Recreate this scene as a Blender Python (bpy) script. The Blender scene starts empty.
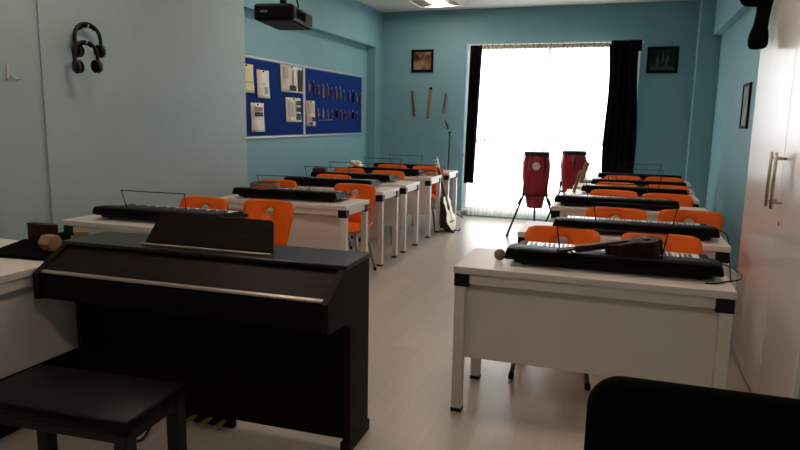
import bpy, bmesh, math, random
from mathutils import Vector, Matrix
random.seed(7)
sc = bpy.context.scene
COL = sc.collection
PI = math.pi
def R(d): return math.radians(d)

# ------------------------------------------------------------------ materials
MATS = {}
def mat(name, rgb, rough=.5, metal=0.0, spec=.5, noise=None, coat=0.0):
    """noise = (scale, strength, stretch) varies the base colour like a real worn surface"""
    m = bpy.data.materials.new(name); m.use_nodes = True
    nt = m.node_tree; b = nt.nodes['Principled BSDF']
    b.inputs['Base Color'].default_value = (*rgb, 1)
    b.inputs['Roughness'].default_value = rough
    b.inputs['Metallic'].default_value = metal
    b.inputs['Specular IOR Level'].default_value = spec
    b.inputs['Coat Weight'].default_value = coat
    if noise is None: noise = (9, .05, (1, 1, 1))
    s, a, st = noise
    tc = nt.nodes.new('ShaderNodeTexCoord'); mp = nt.nodes.new('ShaderNodeMapping')
    mp.inputs['Scale'].default_value = st
    n = nt.nodes.new('ShaderNodeTexNoise'); n.inputs['Scale'].default_value = s; n.inputs['Detail'].default_value = 5
    r = nt.nodes.new('ShaderNodeValToRGB')
    r.color_ramp.elements[0].position = .3; r.color_ramp.elements[1].position = .7
    r.color_ramp.elements[0].color = (*[c*(1-a) for c in rgb], 1)
    r.color_ramp.elements[1].color = (*[min(1, c*(1+a)) for c in rgb], 1)
    L = nt.links
    L.new(tc.outputs['Object'], mp.inputs[0]); L.new(mp.outputs[0], n.inputs['Vector'])
    L.new(n.outputs['Fac'], r.inputs[0]); L.new(r.outputs[0], b.inputs['Base Color'])
    MATS[name] = m
    return m
def emit(name, rgb, s):
    m = bpy.data.materials.new(name); m.use_nodes = True
    nt = m.node_tree; nt.nodes.clear()
    e = nt.nodes.new('ShaderNodeEmission'); o = nt.nodes.new('ShaderNodeOutputMaterial')
    e.inputs[0].default_value = (*rgb, 1); e.inputs[1].default_value = s
    nt.links.new(e.outputs[0], o.inputs[0]); return m

M_blue   = mat('teal_paint', (.160, .340, .390), .6, noise=(3, .04, (1, 1, 1)))
M_pale   = mat('pale_teal_paint', (.29, .395, .40), .6, noise=(3, .04, (1, 1, 1)))
M_ceil   = mat('ceiling_paint', (.66, .62, .58), .8)
M_white  = mat('white_laminate', (.70, .63, .58), .38, noise=(4, .03, (1, 1, 1)))
M_wmetal = mat('white_painted_steel', (.70, .63, .58), .4)
M_cab    = mat('glossy_white_melamine', (.72, .70, .68), .22, noise=(2, .02, (1, 1, 1)))
M_black  = mat('black_plastic', (.004, .004, .0045), .45, spec=.25, noise=(30, .3, (1, 1, 1)))
M_blackm = mat('matte_black', (.002, .002, .002), .9, spec=.04)
M_kbtop  = mat('black_keyboard_shell', (.003, .003, .0033), .5, spec=.07)
M_grille = mat('dark_grey_panel', (.012, .012, .013), .5, spec=.25)
M_key    = mat('ivory_white_keys', (.82, .80, .76), .25)
M_bkey   = mat('black_keys', (.008, .008, .008), .3)
M_orange = mat('orange_plastic', (.80, .125, .003), .42, spec=.3, noise=(8, .05, (1, 1, 1)))
M_steel  = mat('grey_tube_steel', (.28, .28, .28), .35, .8)
M_silver = mat('brushed_nickel', (.50, .42, .34), .35, .9, noise=(40, .1, (1, 1, 8)))
M_alu    = mat('aluminium_frame', (.42, .43, .44), .4, .3)
M_piano  = mat('dark_rosewood_veneer', (.0115, .0058, .0044), .5, noise=(14, .35, (.4, 6, 6)), spec=.09)
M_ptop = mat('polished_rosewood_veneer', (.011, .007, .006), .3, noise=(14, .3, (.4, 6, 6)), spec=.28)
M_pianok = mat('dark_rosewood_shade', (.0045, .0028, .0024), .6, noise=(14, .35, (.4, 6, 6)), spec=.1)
M_strip  = mat('brass_toned_strip', (.40, .34, .30), .35, .6)
M_brass  = mat('brass', (.75, .52, .20), .35, .8)
M_leath  = mat('black_vinyl', (.0028, .0025, .0025), .4, spec=.10, noise=(60, .3, (1, 1, 1)))
M_felt   = mat('blue_felt', (.005, .030, .17), .95, spec=.1, noise=(80, .12, (1, 1, 1)))
M_paper  = mat('white_paper', (.74, .71, .62), .8)
M_cream  = mat('cream_paper', (.66, .58, .38), .8)
M_ink    = mat('grey_ink', (.025, .025, .03), .8)
M_pink   = mat('pink_print', (.55, .22, .34), .8)
M_greenp = mat('green_print', (.35, .45, .22), .8)
M_red    = mat('red_lacquer', (.30, .006, .022), .24, noise=(6, .1, (1, 1, 4)), coat=.3)
M_skin   = mat('drum_hide', (.55, .47, .36), .7)
M_badge  = mat('badge_silver', (.62, .50, .46), .5)
M_spruce = mat('spruce_top', (.74, .66, .44), .35, noise=(20, .08, (1, 12, 1)))
M_mahog  = mat('dark_mahogany', (.045, .016, .009), .35, noise=(16, .3, (1, 1, .3)))
M_darkw  = mat('dark_brown_wood', (.030, .011, .007), .5, spec=.1, noise=(16, .3, (1, 4, 1)))
M_rosew  = mat('rosewood', (.030, .014, .009), .45)
M_tan    = mat('tan_wood', (.33, .18, .08), .5, noise=(14, .2, (1, 1, .2)))
M_cane   = mat('cane_wood', (.25, .125, .055), .5, noise=(10, .25, (1, 1, .3)))
M_caned  = mat('dark_cane', (.15, .075, .04), .5, noise=(10, .25, (1, 1, .3)))
M_block  = mat('honey_wood', (.33, .18, .10), .45, noise=(12, .2, (1, 5, 1)))
M_ball   = mat('woven_fibre', (.20, .14, .09), .9, noise=(120, .5, (1, 1, 1)))
M_redpl  = mat('dark_red_plastic', (.085, .006, .010), .4)
M_curt   = mat('black_curtain_cloth', (.0045, .0040, .0075), .95, spec=.1)
M_frame  = mat('black_picture_frame', (.003, .003, .003), .5, spec=.08)
M_upvc   = mat('window_white_plastic', (.80, .80, .80), .35)
M_grey   = mat('mid_grey_plastic', (.14, .14, .14), .5)
M_lamp   = emit('lamp_tube', (1.0, .80, .655), 42.0)
M_violet = mat('violet_card', (.05, .018, .09), .8)
M_lblue  = mat('light_blue_card', (.10, .16, .28), .8)
M_dgreen = mat('dark_green_card', (.015, .06, .05), .8)
M_peach  = mat('tan_card', (.20, .12, .10), .8)

# floor: pale laminate planks
def floor_mat():
    m = bpy.data.materials.new('pale_laminate_planks'); m.use_nodes = True
    nt = m.node_tree; b = nt.nodes['Principled BSDF']; L = nt.links
    tc = nt.nodes.new('ShaderNodeTexCoord'); mp = nt.nodes.new('ShaderNodeMapping')
    mp.inputs['Rotation'].default_value = (0, 0, R(90))
    br = nt.nodes.new('ShaderNodeTexBrick'); br.inputs['Scale'].default_value = 1
    br.inputs['Brick Width'].default_value = 1.25; br.inputs['Row Height'].default_value = .19
    br.inputs['Mortar Size'].default_value = .0012; br.offset = .37
    br.inputs['Color1'].default_value = (.50, .43, .37, 1); br.inputs['Color2'].default_value = (.545, .47, .405, 1)
    br.inputs['Mortar'].default_value = (.40, .34, .29, 1)
    n = nt.nodes.new('ShaderNodeTexNoise'); n.inputs['Scale'].default_value = 3; n.inputs['Detail'].default_value = 6
    mp2 = nt.nodes.new('ShaderNodeMapping'); mp2.inputs['Scale'].default_value = (9, .8, 1)
    mx = nt.nodes.new('ShaderNodeMix'); mx.data_type = 'RGBA'; mx.blend_type = 'MULTIPLY'; mx.inputs['Factor'].default_value = .18
    L.new(tc.outputs['Object'], mp.inputs[0]); L.new(mp.outputs[0], br.inputs['Vector'])
    L.new(tc.outputs['Object'], mp2.inputs[0]); L.new(mp2.outputs[0], n.inputs['Vector'])
    L.new(br.outputs['Color'], mx.inputs['A']); L.new(n.outputs['Fac'], mx.inputs['B'])
    L.new(mx.outputs['Result'], b.inputs['Base Color'])
    b.inputs['Roughness'].default_value = .30; b.inputs['Specular IOR Level'].default_value = .45
    return m
M_floor = floor_mat()

def sheer_mat():
    m = bpy.data.materials.new('sheer_voile'); m.use_nodes = True
    nt = m.node_tree; nt.nodes.clear(); L = nt.links
    o = nt.nodes.new('ShaderNodeOutputMaterial'); t = nt.nodes.new('ShaderNodeBsdfTransparent')
    tl = nt.nodes.new('ShaderNodeBsdfTranslucent'); d = nt.nodes.new('ShaderNodeBsdfDiffuse')
    tl.inputs[0].default_value = (.92, .91, .88, 1); d.inputs[0].default_value = (.85, .84, .80, 1)
    m1 = nt.nodes.new('ShaderNodeMixShader'); m2 = nt.nodes.new('ShaderNodeMixShader')
    m1.inputs[0].default_value = .35; m2.inputs[0].default_value = .36
    L.new(tl.outputs[0], m1.inputs[1]); L.new(d.outputs[0], m1.inputs[2])
    L.new(t.outputs[0], m2.inputs[1]); L.new(m1.outputs[0], m2.inputs[2]); L.new(m2.outputs[0], o.inputs[0])
    return m
M_sheer = sheer_mat()
def glass_mat():
    m = bpy.data.materials.new('window_glass'); m.use_nodes = True
    nt = m.node_tree; nt.nodes.clear(); L = nt.links
    o = nt.nodes.new('ShaderNodeOutputMaterial'); t = nt.nodes.new('ShaderNodeBsdfTransparent')
    g = nt.nodes.new('ShaderNodeBsdfGlossy'); g.inputs['Roughness'].default_value = .02
    mx = nt.nodes.new('ShaderNodeMixShader'); mx.inputs[0].default_value = .06
    L.new(t.outputs[0], mx.inputs[1]); L.new(g.outputs[0], mx.inputs[2]); L.new(mx.outputs[0], o.inputs[0])
    return m
M_glass = glass_mat()

def picture_mat(name, c1, c2, scale, kind='noise'):
    m = bpy.data.materials.new(name); m.use_nodes = True
    nt = m.node_tree; b = nt.nodes['Principled BSDF']; L = nt.links
    tc = nt.nodes.new('ShaderNodeTexCoord')
    n = nt.nodes.new('ShaderNodeTexNoise'); n.inputs['Scale'].default_value = scale; n.inputs['Detail'].default_value = 3
    r = nt.nodes.new('ShaderNodeValToRGB'); r.color_ramp.elements[0].position = .42; r.color_ramp.elements[1].position = .58
    r.color_ramp.elements[0].color = (*c1, 1); r.color_ramp.elements[1].color = (*c2, 1)
    L.new(tc.outputs['Object'], n.inputs['Vector']); L.new(n.outputs['Fac'], r.inputs[0]); L.new(r.outputs[0], b.inputs['Base Color'])
    b.inputs['Roughness'].default_value = .6; b.inputs['Specular IOR Level'].default_value = .08
    return m

# ------------------------------------------------------------------ mesh helpers
def BM(): return bmesh.new()
def box(bm, x0, x1, y0, y1, z0, z1):
    v = [bm.verts.new(p) for p in ((x0,y0,z0),(x1,y0,z0),(x1,y1,z0),(x0,y1,z0),(x0,y0,z1),(x1,y0,z1),(x1,y1,z1),(x0,y1,z1))]
    for f in ((3,2,1,0),(4,5,6,7),(0,1,5,4),(1,2,6,5),(2,3,7,6),(3,0,4,7)): bm.faces.new([v[i] for i in f])
    return v
def tube(bm, pts, r, seg=8, cap=True, closed=False):
    pts = [Vector(p) for p in pts]; n = len(pts)
    rr = r if isinstance(r, (list, tuple)) else [r]*n
    rings = []; up = None
    for i, p in enumerate(pts):
        if closed: t = (pts[(i+1) % n]-pts[i-1])
        else: t = pts[min(i+1, n-1)]-pts[max(i-1, 0)]
        t.normalize()
        if up is None:
            a = Vector((0,0,1)) if abs(t.z) < .9 else Vector((1,0,0))
            up = (a - t*a.dot(t)).normalized()
        else:
            up = (up - t*up.dot(t)).normalized()
        s = t.cross(up)
        k = 1.0
        if 0 < i < n-1 and not closed:
            c = (pts[i]-pts[i-1]).normalized().dot((pts[i+1]-pts[i]).normalized())
            k = 1/max(.6, math.sqrt((1+c)/2))
        rings.append([bm.verts.new(p + (up*math.cos(2*PI*j/seg)+s*math.sin(2*PI*j/seg))*rr[i]) for j in range(seg)])
    for i in range(n if closed else n-1):
        a, b = rings[i], rings[(i+1) % n]
        for j in range(seg): bm.faces.new((a[j], a[(j+1) % seg], b[(j+1) % seg], b[j]))
    if cap and not closed:
        bm.faces.new(rings[0][::-1]); bm.faces.new(rings[-1])
def lathe(bm, prof, seg=20, c=(0,0,0)):
    rings = []
    for r, z in prof:
        rings.append([bm.verts.new((c[0]+r*math.cos(2*PI*j/seg), c[1]+r*math.sin(2*PI*j/seg), c[2]+z)) for j in range(seg)])
    for a, b in zip(rings, rings[1:]):
        for j in range(seg): bm.faces.new((a[j], a[(j+1) % seg], b[(j+1) % seg], b[j]))
    bm.faces.new(rings[0][::-1]); bm.faces.new(rings[-1])
def prism(bm, poly, axis, a, b):
    """extrude a 2D polygon; axis 'x': poly is (y,z); 'y': (x,z); 'z': (x,y)"""
    def P(u, v, w): return {'x': (w,u,v), 'y': (u,w,v), 'z': (u,v,w)}[axis]
    A = [bm.verts.new(P(u,v,a)) for u,v in poly]; B = [bm.verts.new(P(u,v,b)) for u,v in poly]
    n = len(poly); bm.faces.new(A[::-1]); bm.faces.new(B)
    for i in range(n): bm.faces.new((A[i], A[(i+1) % n], B[(i+1) % n], B[i]))
def smoothpath(pts, n=6):
    """Catmull-Rom through the points"""
    P = [Vector(p) for p in pts]; out = []
    for i in range(len(P)-1):
        p0 = P[max(i-1,0)]; p1 = P[i]; p2 = P[i+1]; p3 = P[min(i+2,len(P)-1)]
        for k in range(n):
            t = k/n
            out.append(.5*((2*p1)+(p2-p0)*t+(2*p0-5*p1+4*p2-p3)*t*t+(3*p1-p0-3*p2+p3)*t**3))
    out.append(P[-1]); return out
def ball(bm, c, r, sx=1, sy=1, sz=1, u=16, v=10):
    bmesh.ops.create_uvsphere(bm, u_segments=u, v_segments=v, radius=r, matrix=Matrix.Translation(c) @ Matrix.Diagonal((sx,sy,sz,1)))
def obj(name, bm, m, parent=None, bevel=0, smooth=False, loc=None, rot=None, subsurf=0, solid=0):
    bmesh.ops.recalc_face_normals(bm, faces=bm.faces)
    me = bpy.data.meshes.new(name); bm.to_mesh(me); bm.free()
    me.materials.append(m)
    o = bpy.data.objects.new(name, me); COL.objects.link(o)
    if parent: o.parent = parent
    if loc: o.location = loc
    if rot: o.rotation_euler = rot
    if smooth:
        for p in me.polygons: p.use_smooth = True
    if solid:
        s = o.modifiers.new('solid', 'SOLIDIFY'); s.thickness = solid; s.offset = 0
    if bevel:
        b = o.modifiers.new('bevel', 'BEVEL'); b.width = bevel; b.segments = 2; b.limit_method = 'ANGLE'; b.angle_limit = R(40)
    if subsurf:
        s = o.modifiers.new('sub', 'SUBSURF'); s.levels = subsurf; s.render_levels = subsurf
    return o
def tag(o, label, cat, group=None):
    o['label'] = label; o['category'] = cat
    if group: o['group'] = group
    return o
def thing(name, label, cat, loc=(0,0,0), rz=0, group=None):
    o = bpy.data.objects.new(name, None); COL.objects.link(o); o.empty_display_size = .05
    o.location = loc; o.rotation_euler = (0,0,rz)
    return tag(o, label, cat, group)
def struct(name, bm, m, parent=None, bevel=0):
    o = obj(name, bm, m, parent, bevel)
    if not parent: o['kind'] = 'structure'
    return o
def dup(root, loc, rz, label, group=None, rot=None):
    r = root.copy(); COL.objects.link(r); r.location = loc
    r.rotation_euler = rot if rot else (0,0,rz); r['label'] = label
    if group: r['group'] = group
    for ch in list(root.children):
        c = ch.copy(); COL.objects.link(c); c.parent = r
        for g in list(ch.children):
            d = g.copy(); COL.objects.link(d); d.parent = c
    return r

# ------------------------------------------------------------------ the room
YB = 9.63; ZC = 3.08; XL = -3.64; XLB = -3.78; XR = 1.10
WX0, WX1, WZ0, WZ1 = -2.30, .15, .07, 2.57
b = BM(); box(b, -3.95, 1.25, -1.7, YB+.2, -.1, 0); struct('floor', b, M_floor)
b = BM(); box(b, -3.95, 1.25, -1.7, YB+.2, ZC, ZC+.1); struct('ceiling', b, M_ceil)
b = BM()
box(b, -3.95, WX0, YB, YB+.2, 0, ZC); box(b, WX1, 1.25, YB, YB+.2, 0, ZC)
box(b, WX0, WX1, YB, YB+.2, WZ1, ZC); box(b, WX0, WX1, YB, YB+.2, 0, WZ0)
struct('wall_back', b, M_blue)
b = BM(); box(b, -3.95, XLB, 5.735, YB, 0, ZC); struct('wall_left', b, M_blue)
b = BM(); box(b, -3.95, XL, 3.31, 5.735, 0, ZC); struct('wall_left_projection', b, M_pale)
b = BM(); box(b, -3.95, XL-.014, -1.6, 3.31, 0, ZC); struct('wall_left_recess', b, M_pale)
b = BM(); box(b, XR, 1.25, -1.6, YB, 0, ZC); struct('wall_right', b, M_blue)
b = BM(); box(b, -3.95, 1.25, -1.8, -1.6, 0, ZC); struct('wall_front', b, M_pale)
b = BM(); box(b, XLB, XL, 5.735, 9.34, 2.53, ZC); struct('trim_1', b, M_blue)            # beam above the boards
b = BM(); box(b, XLB, XL, 9.34, YB, 0, ZC); struct('trim_2', b, M_blue)                 # corner column
b = BM(); box(b, 1.005, XR, -1.6, 9.34, 2.585, ZC); struct('trim_3', b, M_blue)
b = BM(); box(b, .84, XR, 9.34, YB, 0, ZC); struct('trim_4', b, M_blue)
for nm, x0, x1, y0, y1 in (('baseboard_left', XLB, XLB+.012, 5.735, 9.34), ('baseboard_back', -3.64, WX0, YB-.012, YB), ('baseboard_right', XR-.012, XR, 4.6, 9.34)):
    b = BM(); box(b, x0, x1, y0, y1, 0, .07); struct(nm, b, M_upvc)

# window: low sill kerb, white frame with a transom and a mullion, glass
win = BM(); fy0, fy1 = YB+.05, YB+.12
box(win, WX0, WX0+.06, fy0, fy1, WZ0, WZ1); box(win, WX1-.06, WX1, fy0, fy1, WZ0, WZ1)
box(win, WX0+.06, WX1-.06, fy0, fy1, WZ0, WZ0+.07); box(win, WX0+.06, WX1-.06, fy0, fy1, WZ1-.07, WZ1)
box(win, WX0+.06, WX1-.06, fy0, fy1, 1.125, 1.205); box(win, -1.11, -1.05, fy0, fy1, WZ0+.07, 1.125); box(win, -1.11, -1.05, fy0, fy1, 1.205, WZ1-.07)
w = struct('window_1', win, M_upvc)
b = BM(); box(b, WX0+.03, WX1-.03, YB+.08, YB+.09, WZ0+.03, WZ1-.03); obj('pane', b, M_glass, w)
b = BM(); box(b, WX0, WX1, YB-.03, YB+.05, WZ0-.0, WZ0+.03); obj('window_sill', b, M_upvc, w)

# ------------------------------------------------------------------ curtains
def cloth(x0, x1, z0, z1, y, amp, folds, nx, nz, squeeze=None, seed=0, scallop=0):
    bm = BM(); rnd = random.Random(seed); ph = [rnd.uniform(-.6, .6) for _ in range(int(folds)+3)]
    grid = []
    for k in range(nz+1):
        t = k/nz; z = z1+(z0-z1)*t; row = []
        a0, a1 = (x0, x1) if squeeze is None else squeeze(t)
        for i in range(nx+1):
            u = i/nx; f = u*folds; p = ph[int(f)]*(1-(f % 1))+ph[int(f)+1]*(f % 1)
            d = amp*(math.sin(2*PI*f+p*1.6)+.35*math.sin(4.6*PI*f+p*3+t*1.4))*(.7+.3*t)
            zz = z + (scallop*abs(math.sin(PI*f)) if k == nz else 0)
            row.append(bm.verts.new((a0+(a1-a0)*u+.3*amp*math.sin(2*PI*f*1.3+p), y+d, zz)))
        grid.append(row)
    for k in range(nz):
        for i in range(nx): bm.faces.new((grid[k][i], grid[k][i+1], grid[k+1][i+1], grid[k+1][i]))
    return bm
t = thing('sheer_curtain', 'white sheer floor-length curtain glowing across the window', 'curtain', (0,0,0))
obj('voile', cloth(-2.17, -.17, .04, 2.50, 9.47, .022, 34, 340, 14, seed=3), M_sheer, t, smooth=True)
M_head = mat('curtain_heading_tape', (.60, .53, .42), .9)
obj('heading_tape', cloth(-2.17, -.17, 2.47, 2.535, 9.468, .016, 34, 340, 2, seed=3, scallop=.02), M_head, t, smooth=True)
tag(obj('curtain', cloth(0, 0, .53, 2.53, 9.40, .024, 4, 70, 16, seed=5,
    squeeze=lambda q: (-2.185-.04*q, -2.02-.06*q)), M_curt, smooth=True, solid=.004), 'narrow black curtain hanging at the window edge by the microphone stand', 'curtain')
t = thing('curtain', 'wide black curtain bunched at the window edge beside the dark green picture', 'curtain', (0,0,0))
obj('drape', cloth(0, 0, .03, 2.50, 9.38, .035, 5, 100, 24, seed=8,
    squeeze=lambda q: (-.255+.02*math.sin(q*8)+.03*q, .135-.02*math.sin(q*7+1)*1.2+.02*q)), M_curt, t, smooth=True, solid=.004)
obj('gathered_heading', cloth(-.235, .165, 2.41, 2.555, 9.375, .045, 6, 90, 4, seed=9), M_curt, t, smooth=True, solid=.006)
b = BM(); box(b, -2.26, .18, 9.44, 9.49, 2.545, 2.56)
cr = tag(obj('curtain_rail', b, M_alu, bevel=.004), 'grey curtain rail along the top of the window', 'curtain rail')
for i in range(24):
    b = BM(); x = -2.12+i*.083; tube(b, [(x,9.465,2.546),(x,9.463,2.515)], .007, 6); obj('glider', b, M_cane, cr)
for x in (-2.24, .16):
    b = BM(); box(b, x-.012, x+.012, 9.48, YB, 2.548, 2.558); obj('rail_bracket', b, M_upvc, cr)

# ------------------------------------------------------------------ ceiling lights
def ceiling_light(loc, label):
    t = thing('ceiling_light', label, 'ceiling light', loc, 0, 'ceiling light fittings')
    b = BM()
    for s in (-1, 1):
        box(b, s*.30-.015, s*.30+.015, -.315, .315, -.06, 0); box(b, -.285, .285, s*.30-.015, s*.30+.015, -.06, 0)
    obj('housing', b, M_wmetal, t)
    b = BM()
    for s in (-1, 1):
        prism(b, [(s*.285,-.055),(s*.285,-.045),(s*.09,-.012),(s*.09,-.022)], 'y', -.285, .285)
    obj('reflector', b, M_grey, t)
    b = BM(); box(b, -.085, .085, -.285, .285, -.045, -.015); obj('lamp_tube', b, M_lamp, t, bevel=.008)
    return t
c0 = ceiling_light((-2.54, 8.74, ZC), 'square ceiling light above the three hanging flutes by the back wall')
for x, y, l in ((-2.54, 3.2, 'square ceiling light above the piano'), (-.1, 3.2, 'square ceiling light above the nearest right-hand desk'),
                (-2.54, .4, 'square ceiling light behind the piano bench'), (-.1, .4, 'square ceiling light behind the black chair'),
                (-2.54, 6.0, 'square ceiling light above the middle of the left desks'), (-.1, 6.0, 'square ceiling light above the middle of the right desks')):
    dup(c0, (x, y, ZC), 0, l)

# ------------------------------------------------------------------ desks
LD = 1.24
def make_desk(loc, rz, label, L=LD, D=.50, T=.75, zp=.275, group='white classroom desks'):
    t = thing('desk', label, 'desk', loc, rz, group); h = L/2
    b = BM(); box(b, -h, h, 0, D, T-.035, T); obj('tabletop', b, M_white, t, bevel=.004)
    b = BM(); box(b, -h+.075, h-.075, .012, .042, T-.085, T-.035); box(b, -h+.075, h-.075, D-.042, D-.012, T-.085, T-.035)
    for s in (-1, 1): box(b, s*(h-.027)-.015, s*(h-.027)+.015, .07, D-.07, T-.085, T-.035)
    obj('apron', b, M_wmetal, t, bevel=.002)
    for sx in (-1, 1):
        for y0, y1, yl in ((0.004, .07, 0.006), (D-.07, D-.004, D-.056)):
            b = BM()
            xo = sx*(h-.003); xi = sx*(h-.078)
            box(b, min(xo,xi), max(xo,xi), y0, y1, T-.10, T-.036); obj('corner_bracket', b, M_black, t, bevel=.004)
            b = BM(); xa = sx*(h-.006); xb = sx*(h-.058)
            box(b, min(xa,xb), max(xa,xb), yl, yl+.05, .018, T-.10); lg = obj('leg', b, M_wmetal, t, bevel=.004)
            b = BM(); box(b, min(xa,xb)-.001, max(xa,xb)+.001, yl-.001, yl+.051, 0, .018); obj('foot_cap', b, M_black, lg)
    b = BM(); box(b, -h+.056, h-.056, .057, .073, zp, T-.09); obj('modesty_panel', b, M_white, t, bevel=.002)
    return t
RW = [(-.115, 2.96), (.02, 4.09), (.085, 5.48), (.10, 6.53), (.13, 7.32), (.19, 8.33)]
LW = [(-2.875, 3.25), (-2.69, 4.70), (-2.80, 5.83), (-2.80, 6.55), (-2.81, 7.53), (-2.81, 8.41)]
ordn = ['', 'second', 'third', 'fourth', 'fifth', 'last']
rl = ['nearest white desk of the right column, holding the small dark guitar and a cable']+['%s white desk of the right column, counting from the nearest' % ordn[i] for i in range(1,5)]+['last white desk of the right column, standing closest to the wide black curtain']
ll = ['white desk directly behind the piano, first of the left column']+['%s white desk of the left column, counting from the piano' % ordn[i] for i in range(1,5)]+['last white desk of the left column, beside the microphone stand']
d0 = make_desk((RW[0][0], RW[0][1], 0), 0, rl[0])
for i in range(1, 6): dup(d0, (RW[i][0], RW[i][1], 0), 0, rl[i])
for i in range(6): dup(d0, (LW[i][0], LW[i][1], 0), 0, ll[i])
td = make_desk((-2.500, 2.00, 0), R(90), 'white teacher desk at the left frame edge, end of the dark piano against it', D=.80, zp=.27, group=None)

b = BM(); box(b, -.61, .61, .050, .066, 0.0, .269); obj('lower_board', b, M_blackm, td)  # matte black board below the modesty panel, down to the floor

# ------------------------------------------------------------------ chairs
def make_chair(label):
    t = thing('school_chair', label, 'chair', (0,0,0), 0, 'orange school chairs')
    # back shell: grid with a round grip hole, curved in plan; back surface at y ~ +.22, facing -y
    def backpt(u, v):       # u -1..1, v 0..1
        wv = .170+.047*min(1, v*1.30)
        x = u*wv
        y = .165+.055*v+.02*v*v-.028*u*u
        z = .47+.365*v
        return x, y, z
    bm = BM(); N = 24
    # outline of the back in (u,v) with rounded corners
    outl = []
    for k in range(48):
        a = 2*PI*k/48; c, s = math.cos(a), math.sin(a)
        p = 9.0; f = (abs(c)**p+abs(s)**p)**(-1/p)
        outl.append((c*f, .5+.5*s*f))
    hole = []
    for k in range(48):
        a = 2*PI*k/48; hole.append((.16*math.cos(a), .76+.088*math.sin(a)))
    mid = [[( (o[0]*q+h[0]*(1-q)), (o[1]*q+h[1]*(1-q)) ) for o, h in zip(outl, hole)] for q in (0, .25, .5, .75, 1)]
    rings = [[bm.verts.new(backpt(u, v)) for u, v in ring] for ring in mid]
    for a, c in zip(rings, rings[1:]):
        for j in range(48): bm.faces.new((a[j], a[(j+1) % 48], c[(j+1) % 48], c[j]))
    obj('backrest', bm, M_orange, t, smooth=True, solid=.012)
    bm = BM(); g = []
    for i in range(13):
        v = i/12; row = []
        for k in range(13):
            u = k/6-1
            y = -.20+.385*v; z = .445+.012*u*u*(1-.5*v)-.03*max(0, .25-v)*4*.4+.05*max(0, v-.8)*5*.6
            w = .195 if v > .1 else .18
            row.append(bm.verts.new((u*w, y, z)))
        g.append(row)
    for i in range(12):
        for k in range(12): bm.faces.new((g[i][k], g[i][k+1], g[i+1][k+1], g[i+1][k]))
    obj('seat', bm, M_orange, t, smooth=True, solid=.012)
    for sx in (-1, 1):
        b = BM(); tube(b, [(sx*.15,-.13,.428),(sx*.21,-.145,.02)], .0125, 10); l = obj('leg', b, M_steel, t, smooth=True)
        b = BM(); tube(b, [(sx*.209,-.1448,.035),(sx*.211,-.1455,0)], .016, 10); obj('foot_cap', b, M_black, l)
        b = BM(); tube(b, [(sx*.15,.11,.428),(sx*.20,.24,.02)], .0125, 10); l = obj('leg', b, M_steel, t, smooth=True)
        b = BM(); tube(b, [(sx*.199,.238,.035),(sx*.201,.242,0)], .016, 10); obj('foot_cap', b, M_black, l)
    b = BM()
    for y in (-.13, .11): tube(b, [(-.15,y,.425),(.15,y,.425)], .011, 8)
    for s in (-1, 1):
        tube(b, [(s*.15,-.13,.425),(s*.15,.11,.425)], .011, 8)
        tube(b, smoothpath([(s*.13,.11,.425),(s*.13,.165,.455),(s*.13,.185,.56)], 4), .010, 8)
    obj('seat_frame', b, M_steel, t, smooth=True)
    return t
# (x, y of the top edge of the backrest, label)
CH = [(-.30, 3.88, 'orange chair behind the nearest right desk, half hidden by the small guitar neck'),
      (.240, 3.88, 'orange chair behind the nearest right desk, on its cupboard side'),
      (-.015, 4.96, 'orange chair of the second right desk, on its aisle side'),
      (.50, 5.05, 'orange chair of the second right desk, on its cupboard side'),
      (-.05, 6.28, 'orange chair of the third right desk, on its aisle side'),
      (.41, 6.18, 'orange chair of the third right desk, on its wall side'),
      (-.03, 7.13, 'orange chair of the fourth right desk, on its aisle side'),
      (.45, 7.08, 'orange chair of the fourth right desk, on its wall side'),
      (.03, 8.12, 'orange chair of the fifth right desk, on its aisle side'),
      (.485, 8.14, 'orange chair of the fifth right desk, on its wall side'),
      (-3.00, 4.15, 'orange chair behind the long keyboard next to the piano, on its wall side'),
      (-2.475, 4.21, 'orange chair just behind the piano music rest'),
      (-3.23, 5.66, 'orange chair of the second left desk, on its wall side behind the tambourine'),
      (-2.39, 5.66, 'orange chair of the second left desk, on its aisle side with seat showing'),
      (-3.00, 6.50, 'orange chair of the third left desk, mostly hidden by keyboards'),
      (-3.26, 7.50, 'orange chair of the fourth left desk, on its wall side'),
      (-2.68, 7.35, 'orange chair of the fourth left desk, on its aisle side'),
      (-2.98, 8.36, 'orange chair of the fifth left desk, on its wall side'),
      (-2.475, 8.40, 'orange chair of the fifth left desk, beside the leaning guitar')]
ch0 = make_chair(CH[0][2])
ch0.location = (CH[0][0], CH[0][1]-.24, 0)
for i, (x, y, l) in enumerate(CH[1:]): dup(ch0, (x, y-.24, 0), R(random.uniform(-2, 2)), l)

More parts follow.
